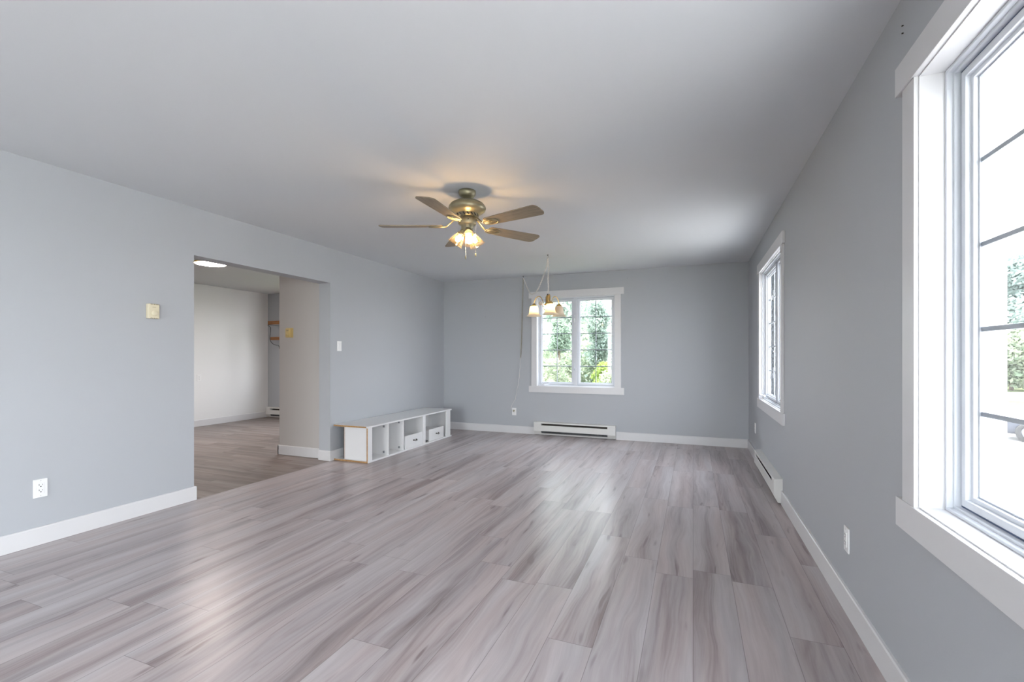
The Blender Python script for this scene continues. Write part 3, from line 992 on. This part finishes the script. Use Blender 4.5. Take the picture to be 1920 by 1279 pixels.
chain_mesh([drop, swag]).build('chain', mat('pale chain metal', (0.80, 0.76, 0.72), 0.35, 0.4, vary=0.05), ch, 0, True)
chain_mesh([down]).build('wall_chain', BRASS, ch, 0, True)
cord = MB()
for pth in (drop, swag, down + tail[1:]):
    wv = []
    for i, p in enumerate(pth):
        wv.append(p + Vector((0.003 * math.sin(i * 1.3), 0.0, 0.002 * math.cos(i * 1.3))))
    cord.tube(wv, 0.0032, 6)
cdo = cord.build('power_cord', mat('pale lamp cord', (0.70, 0.68, 0.66), 0.3, vary=0.05), ch, 0, True)
MB().box(-2.624, -2.598, 6.676, 6.698, 0.336, 0.364).build('plug', BRASS, cdo, 0.004, True)
for nm, p in (('ceiling_hook', HA), ('ceiling_hook', HB)):
    hk = MB()
    hk.lathe([(0.0, 0), (0.011, 0), (0.010, -0.004), (0.004, -0.008)], 14, Matrix.Translation(p))
    hk.tube([p + Vector((0, 0, -0.006)), p + Vector((0, 0, -0.016)), p + Vector((0.008, 0, -0.022)), p + Vector((0.010, 0, -0.031)), p + Vector((0.002, 0, -0.039)), p + Vector((-0.008, 0, -0.034))], 0.002, 6)
    hk.build(nm, DKBR, ch, 0, True)
CB = HA + Vector((0, 0, -0.475))
col = MB()
col.lathe([(0.0, 0.0), (0.010, -0.002), (0.012, -0.014), (0.016, -0.018), (0.016, -0.028), (0.024, -0.034), (0.024, -0.042)], 24, Matrix.Translation(CB))
col.build('top_cap', DKBR, ch, 0, True)
MB().lathe([(0.022, -0.040), (0.026, -0.044), (0.026, -0.110), (0.022, -0.114)], 24, Matrix.Translation(CB)).build('column', DKBR, ch, 0, True)
MB().lathe([(0.012, -0.020), (0.0165, -0.040), (0.0165, -0.108), (0.030, -0.118), (0.034, -0.130), (0.022, -0.150), (0.012, -0.162), (0.016, -0.176), (0.010, -0.190), (0.002, -0.200)], 24, Matrix.Translation(CB) @ Matrix.Translation((0, -0.012, 0))).build('brass_body', GOLD, ch, 0, True)
AZ0 = math.radians(5) + YAW
for k, (a, lit) in enumerate(((150, True), (270, True), (30, False))):
    az = math.radians(a) + AZ0
    dx, dy = math.cos(az), math.sin(az)

    def Q(r, z):
        return CB + Vector((dx * r, dy * r, z))
    path = catmull([Q(0.022, -0.128), Q(0.050, -0.125), Q(0.066, -0.085), Q(0.085, -0.045), Q(0.115, -0.026), Q(0.148, -0.040), Q(0.172, -0.080), Q(0.182, -0.118)], 5)
    arm = MB().tube(path, 0.0052, 8)
    scr = []
    for i in range(26):
        t = i / 25 * 2.6 * PI
        rr = 0.026 - 0.007 * t / PI
        scr.append(Q(0.095 + rr * math.cos(t + PI), -0.110 + rr * math.sin(t + PI)))
    arm.tube(scr, 0.0032, 6)
    arm.tube(catmull([Q(0.069, -0.11), Q(0.064, -0.15), Q(0.048, -0.19), Q(0.020, -0.200)], 5), 0.004, 6)
    ar = arm.build('arm', GOLD, ch, 0, True)
    sc_ = Q(0.182, -0.115)
    MB().lathe([(0.006, 0.008), (0.012, 0.0), (0.026, -0.012), (0.034, -0.022), (0.036, -0.030), (0.030, -0.032)], 28, Matrix.Translation(sc_)).build('shade_cap', GOLD, ar, 0, True)
    pr = [(0.030, -0.028), (0.042, -0.034), (0.049, -0.048), (0.051, -0.070), (0.053, -0.095), (0.058, -0.118), (0.069, -0.136), (0.082, -0.149), (0.093, -0.155)]
    bs = MB().lathe(pr, 48, Matrix.Translation(sc_), True, (False, False), lambda an, kk: 0.035 * math.cos(8 * an) * max(0, (kk - 4) / 4) ** 2).build('bell_shade', BELL, ar, 0, True)
    so_m = bs.modifiers.new('thickness', 'SOLIDIFY')
    so_m.thickness = 0.003
    MB().ball((sc_.x, sc_.y, sc_.z - 0.078), 0.024, 14, 10, None, (1, 1, 1.35)).build('light_bulb', BULB2 if lit else BULBOFF, ar, 0, True)


# ---------------------------------------------------------------- next room: lamp and wooden wall shelf
for x, y, lb in ((-5.955, 4.190, 'round flush ceiling lamp lit at the edge of the wide opening'), (-6.3, 1.2, 'added round flush ceiling lamp deep in the next room, hidden by the left wall')):  # the second lamp is added out of view to light the next room
    lp_ = thing('ceiling_lamp', (x, y, H), lb, 'ceiling lamp')
    MB().lathe([(0.0, 0), (0.190, 0), (0.195, -0.006), (0.188, -0.016), (0.178, -0.017)], 48).build('rim', GOLD, lp_)
    MB().lathe([(0.180, -0.012), (0.170, -0.020), (0.120, -0.028), (0.0, -0.031)], 48).build('diffuser', DISC, lp_)

sf = thing('wall_shelf', (-7.53, YB, 1.34), 'brown two tier wooden wall shelf on black scrolled brackets in the next room', 'shelf')
X0s, X1s = -7.545, -6.45
MB().box(X0s, X1s, 6.425, 6.447, 1.806, 1.874).build('top_rail', SHELFW, sf, 0.003, True)
MB().box(X0s, X1s, 6.447, YB, 1.846, 1.866).build('top_board', SHELFW, sf, 0.002, True)
MB().box(X0s, X1s, 6.482, 6.502, 1.512, 1.573).build('lower_rail', SHELFW, sf, 0.003, True)
MB().box(X0s, X1s, 6.502, YB, 1.548, 1.566).build('lower_board', SHELFW, sf, 0.002, True)
for xb in (-7.552, -6.60):
    br = MB()
    br.tube(catmull([(xb, 6.436, 1.802), (xb, 6.440, 1.785), (xb, 6.475, 1.772), (xb, 6.496, 1.748), (xb, 6.490, 1.65), (xb, 6.480, 1.555), (xb, 6.490, 1.505), (xb, 6.530, 1.455), (xb, 6.590, 1.425), (xb, 6.650, 1.417), (xb, 6.685, 1.405), (xb, 6.700, 1.345)], 5), (0.007, 0.004), 6, False, (1, 0, 0))
    br.tube([(xb, 6.436, 1.803), (xb, 6.70, 1.803)], (0.007, 0.004), 6, False, (1, 0, 0))
    br.tube([(xb, 6.702, 1.34), (xb, 6.702, 1.84)], (0.008, 0.004), 6, False, (1, 0, 0))
    br.build('bracket', IRON, sf, 0, True)


# ---------------------------------------------------------------- outdoors
GZ = -1.6
struct(MB().box(-90, 90, -60, 110, GZ - 0.3, GZ).build('lawn', LAWN), 'pale green lawn round the house', 'lawn')
struct(MB().prism([(1.0, -40), (60, -40), (60, 20), (30, 33), (12, 33), (4.2, 26), (3.0, 9.5), (1.0, 9.0)], 'z', GZ + 0.001, GZ + 0.02).build('driveway', GRAVEL), 'white gravel driveway outside the large window', 'driveway')
struct(MB().prism([(-60, 40), (80, 38), (80, 47), (-60, 49)], 'z', GZ + 0.001, GZ + 0.015).build('road', ASPH), 'pale road beyond the lawn', 'road')

po = thing('porch', (1.32, 1.0, GZ), 'white porch with square post and beam outside the large window', 'porch')
MB().box(1.19, 1.437, 2.99, 3.23, GZ, 2.43).build('post', SIDING, po, 0.004, True)
MB().box(1.19, 1.437, -1.6, 3.23, 2.43, 2.72).build('beam', SIDING, po, 0.003, True)
MB().box(XR + 0.101, 1.19, -1.6, 3.23, 2.45, 2.50).build('soffit', SIDING, po, 0, True)
MB().box(XR + 0.101, 1.60, -1.7, 3.33, 2.72, 2.78).build('porch_roof', mat('grey roof shingle', (0.15, 0.15, 0.16), 0.9, vary=0.2, vscale=20), po, 0, True)


def tree(name, loc, blobs, nleaf, lsize, lm, label, cat='tree', trunk=(0.12, 1.0), group=None, seed=1, droop=0.0):
    rnd = random.Random(seed)
    t = thing(name, loc, label, cat, group)
    if trunk:
        tr = MB().tube([(0, 0, 0), (0.05, 0.02, trunk[1] * 0.5), (0, 0, trunk[1])], lambda u: trunk[0] * (1 - 0.5 * u), 10)
        for k in range(5):
            b = blobs[k % len(blobs)]
            tr.tube([(0, 0, trunk[1] * (0.55 + 0.08 * k)), (b[0] * 0.5, b[1] * 0.5, (trunk[1] + b[2]) / 2), (b[0], b[1], b[2])], lambda u: trunk[0] * 0.4 * (1 - 0.8 * u), 6)
        tr.build('trunk', BARK, t)
    vs, fs = [], []
    tot = sum(b[3] ** 2 for b in blobs)
    for b in blobs:
        for _ in range(int(nleaf * b[3] ** 2 / tot)):
            while True:
                p = Vector((rnd.uniform(-1, 1), rnd.uniform(-1, 1), rnd.uniform(-1, 1)))
                if 0.12 < p.length < 1:
                    break
            p = p * (0.55 + 0.45 * rnd.random()) if p.length < 0.6 else p
            c = Vector((b[0] + p.x * b[3], b[1] + p.y * b[3], b[2] + p.z * b[3] * b[4]))
            u = Vector((rnd.gauss(0, 1), rnd.gauss(0, 1), rnd.gauss(0, 0.7))).normalized()
            v = u.cross(Vector((rnd.gauss(0, 1), rnd.gauss(0, 1), rnd.gauss(0, 1)))).normalized()
            s = lsize * rnd.uniform(0.6, 1.3)
            o = len(vs)
            vs += [tuple(c - u * s), tuple(c + v * s * 0.45), tuple(c + u * s), tuple(c - v * s * 0.45)]
            fs.append((o, o + 1, o + 2, o + 3))
    MB().add(vs, fs).build('foliage', lm, t)
    return t


def crown(rnd_seed, n, rx, rz, z0, r0, r1, sq=0.9):
    r = random.Random(rnd_seed)
    out = []
    for _ in range(n):
        h = r.random()
        w_ = math.sin(PI * min(0.98, max(0.08, h * 0.85 + 0.12)))
        a = r.uniform(0, 2 * PI)
        q = rx * w_ * math.sqrt(r.random())
        out.append((q * math.cos(a), q * math.sin(a), z0 + h * rz, r.uniform(r0, r1), sq))
    return out


# behind the back window
tree('slender_tree', (-3.71, 13.2, GZ), crown(3, 13, 0.22, 1.0, 2.85, 0.16, 0.26), 4500, 0.045, LEAF_A, 'slender mid green tree behind the left sash of the back window', trunk=(0.05, 3.2), seed=11, group='trees behind the back window')
tree('leafy_tree', (-2.84, 14.5, GZ), crown(5, 22, 0.36, 1.7, 2.75, 0.22, 0.34), 8000, 0.05, LEAF_B, 'fuller blue green tree behind the right sash of the back window', trunk=(0.07, 3.6), seed=12, group='trees behind the back window')
tree('lime_shrub', (-2.26, 12.6, GZ), crown(8, 9, 0.22, 0.8, 1.75, 0.2, 0.3), 4000, 0.045, LEAF_L, 'lime green shrub low behind the right sash of the back window', 'shrub', (0.05, 1.6), seed=13, group='shrubs behind the back window')
tree('pale_shrub', (-3.50, 11.6, GZ), crown(9, 18, 0.48, 1.7, 0.95, 0.30, 0.42), 8500, 0.05, LEAF_P, 'pale silvery shrub below the slender tree', 'shrub', (0.05, 1.2), seed=14, group='shrubs behind the back window')
tree('pale_shrub', (-1.85, 11.2, GZ), crown(10, 14, 0.42, 1.3, 0.9, 0.30, 0.40), 6500, 0.05, LEAF_P, 'pale silvery shrub in front of the lime green shrub', 'shrub', (0.05, 1.2), seed=15, group='shrubs behind the back window')
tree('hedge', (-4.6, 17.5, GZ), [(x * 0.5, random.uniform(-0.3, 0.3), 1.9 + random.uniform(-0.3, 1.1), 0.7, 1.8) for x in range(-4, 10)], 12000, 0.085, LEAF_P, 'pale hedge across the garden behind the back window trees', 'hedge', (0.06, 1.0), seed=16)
for x, y, hz, lb, sd in ((-6.0, 24.0, 10.5, 'nearest tall pale tree filling the view far behind the back window', 41), (-12.2, 32.0, 11.0, 'tall pale tree far behind, left of the nearest pale tree', 42), (-1.6, 33.0, 11.0, 'tall pale tree far behind, right of the nearest pale tree', 43)):
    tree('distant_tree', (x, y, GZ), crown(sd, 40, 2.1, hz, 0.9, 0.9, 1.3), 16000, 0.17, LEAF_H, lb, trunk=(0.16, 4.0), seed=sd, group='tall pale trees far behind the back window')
# beside the far right window: dark evergreen
sp_ = []
for i in range(16):
    z = 0.9 + i * 0.48
    sp_.append((0, 0, z, 1.9 - i * 0.105, 0.34))
    for k in range(5):
        a = k * 1.257 + i
        q = (1.9 - i * 0.105) * 0.75
        sp_.append((q * math.cos(a), q * math.sin(a), z - 0.2, 0.55, 0.5))
tree('spruce', (2.35, 14.2, GZ), sp_, 22000, 0.10, NEEDLE, 'dark spruce seen through the far window of the right wall', trunk=(0.16, 8.0), seed=21)
# beyond the driveway
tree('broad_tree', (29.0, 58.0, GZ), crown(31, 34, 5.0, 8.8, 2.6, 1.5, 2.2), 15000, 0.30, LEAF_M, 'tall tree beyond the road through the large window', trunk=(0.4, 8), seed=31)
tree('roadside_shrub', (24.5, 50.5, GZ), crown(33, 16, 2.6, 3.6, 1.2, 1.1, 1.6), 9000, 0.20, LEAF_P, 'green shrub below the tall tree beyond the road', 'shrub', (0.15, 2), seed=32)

# parked car on the driveway
car = thing('car', (11.6, 20.1, GZ + 0.02), 'grey car parked on the white gravel driveway', 'car', None, None, math.radians(-22))
secs = [(-2.10, 0.42, 0.62, 0.62), (-2.02, 0.30, 0.74, 0.74), (-1.75, 0.24, 0.80, 0.84), (-1.05, 0.22, 0.84, 0.93), (-0.55, 0.22, 0.86, 0.96), (0.9, 0.22, 0.86, 0.97), (1.75, 0.25, 0.83, 0.98), (2.15, 0.34, 0.78, 0.92), (2.25, 0.45, 0.70, 0.75)]
vs, fs = [], []
for x, zb, hw, zt in secs:
    zm = (zb + zt) / 2
    vs += [(x, -hw * 0.9, zb), (x, -hw, zm), (x, -hw * 0.96, zt - 0.05), (x, -hw * 0.8, zt), (x, hw * 0.8, zt), (x, hw * 0.96, zt - 0.05), (x, hw, zm), (x, hw * 0.9, zb)]
for i in range(len(secs) - 1):
    for k in range(8):
        l = (k + 1) % 8
        fs.append((i * 8 + k, i * 8 + l, (i + 1) * 8 + l, (i + 1) * 8 + k))
fs.append(tuple(range(8))[::-1])
fs.append(tuple(range((len(secs) - 1) * 8, len(secs) * 8)))
body = MB().add(vs, fs, True).build('car_body', CARP, car)
gh = [(-1.0, 0.94), (-0.35, 1.38), (0.9, 1.42), (1.75, 0.98)]
MB().prism(gh, 'y', -0.70, 0.70).build('cabin_glass', CARG, car, 0.05)
MB().prism([(-0.42, 1.385), (-0.30, 1.41), (0.85, 1.45), (1.0, 1.40), (0.9, 1.40), (-0.35, 1.37)], 'y', -0.66, 0.66).build('roof', CARP, car, 0.01)
for x in (-1.32, 1.40):
    for y in (-0.80, 0.80):
        wm = Matrix.Translation((x, y, 0.32)) @ Matrix.Rotation(PI / 2, 4, 'X')
        wh = MB().lathe([(0.20, -0.10), (0.30, -0.11), (0.32, -0.08), (0.32, 0.08), (0.30, 0.11), (0.20, 0.10)], 28, wm).build('wheel', TYRE, car)
        MB().lathe([(0.0, -0.06), (0.20, -0.09), (0.205, 0.0), (0.20, 0.09), (0.0, 0.06)], 20, wm).build('wheel_rim', FIN, wh)
for y in (-0.55, 0.55):
    MB().ball((-1.98, y, 0.66), 0.14, 14, 8, None, (0.7, 1.3, 0.6)).build('headlight', LENS, car)
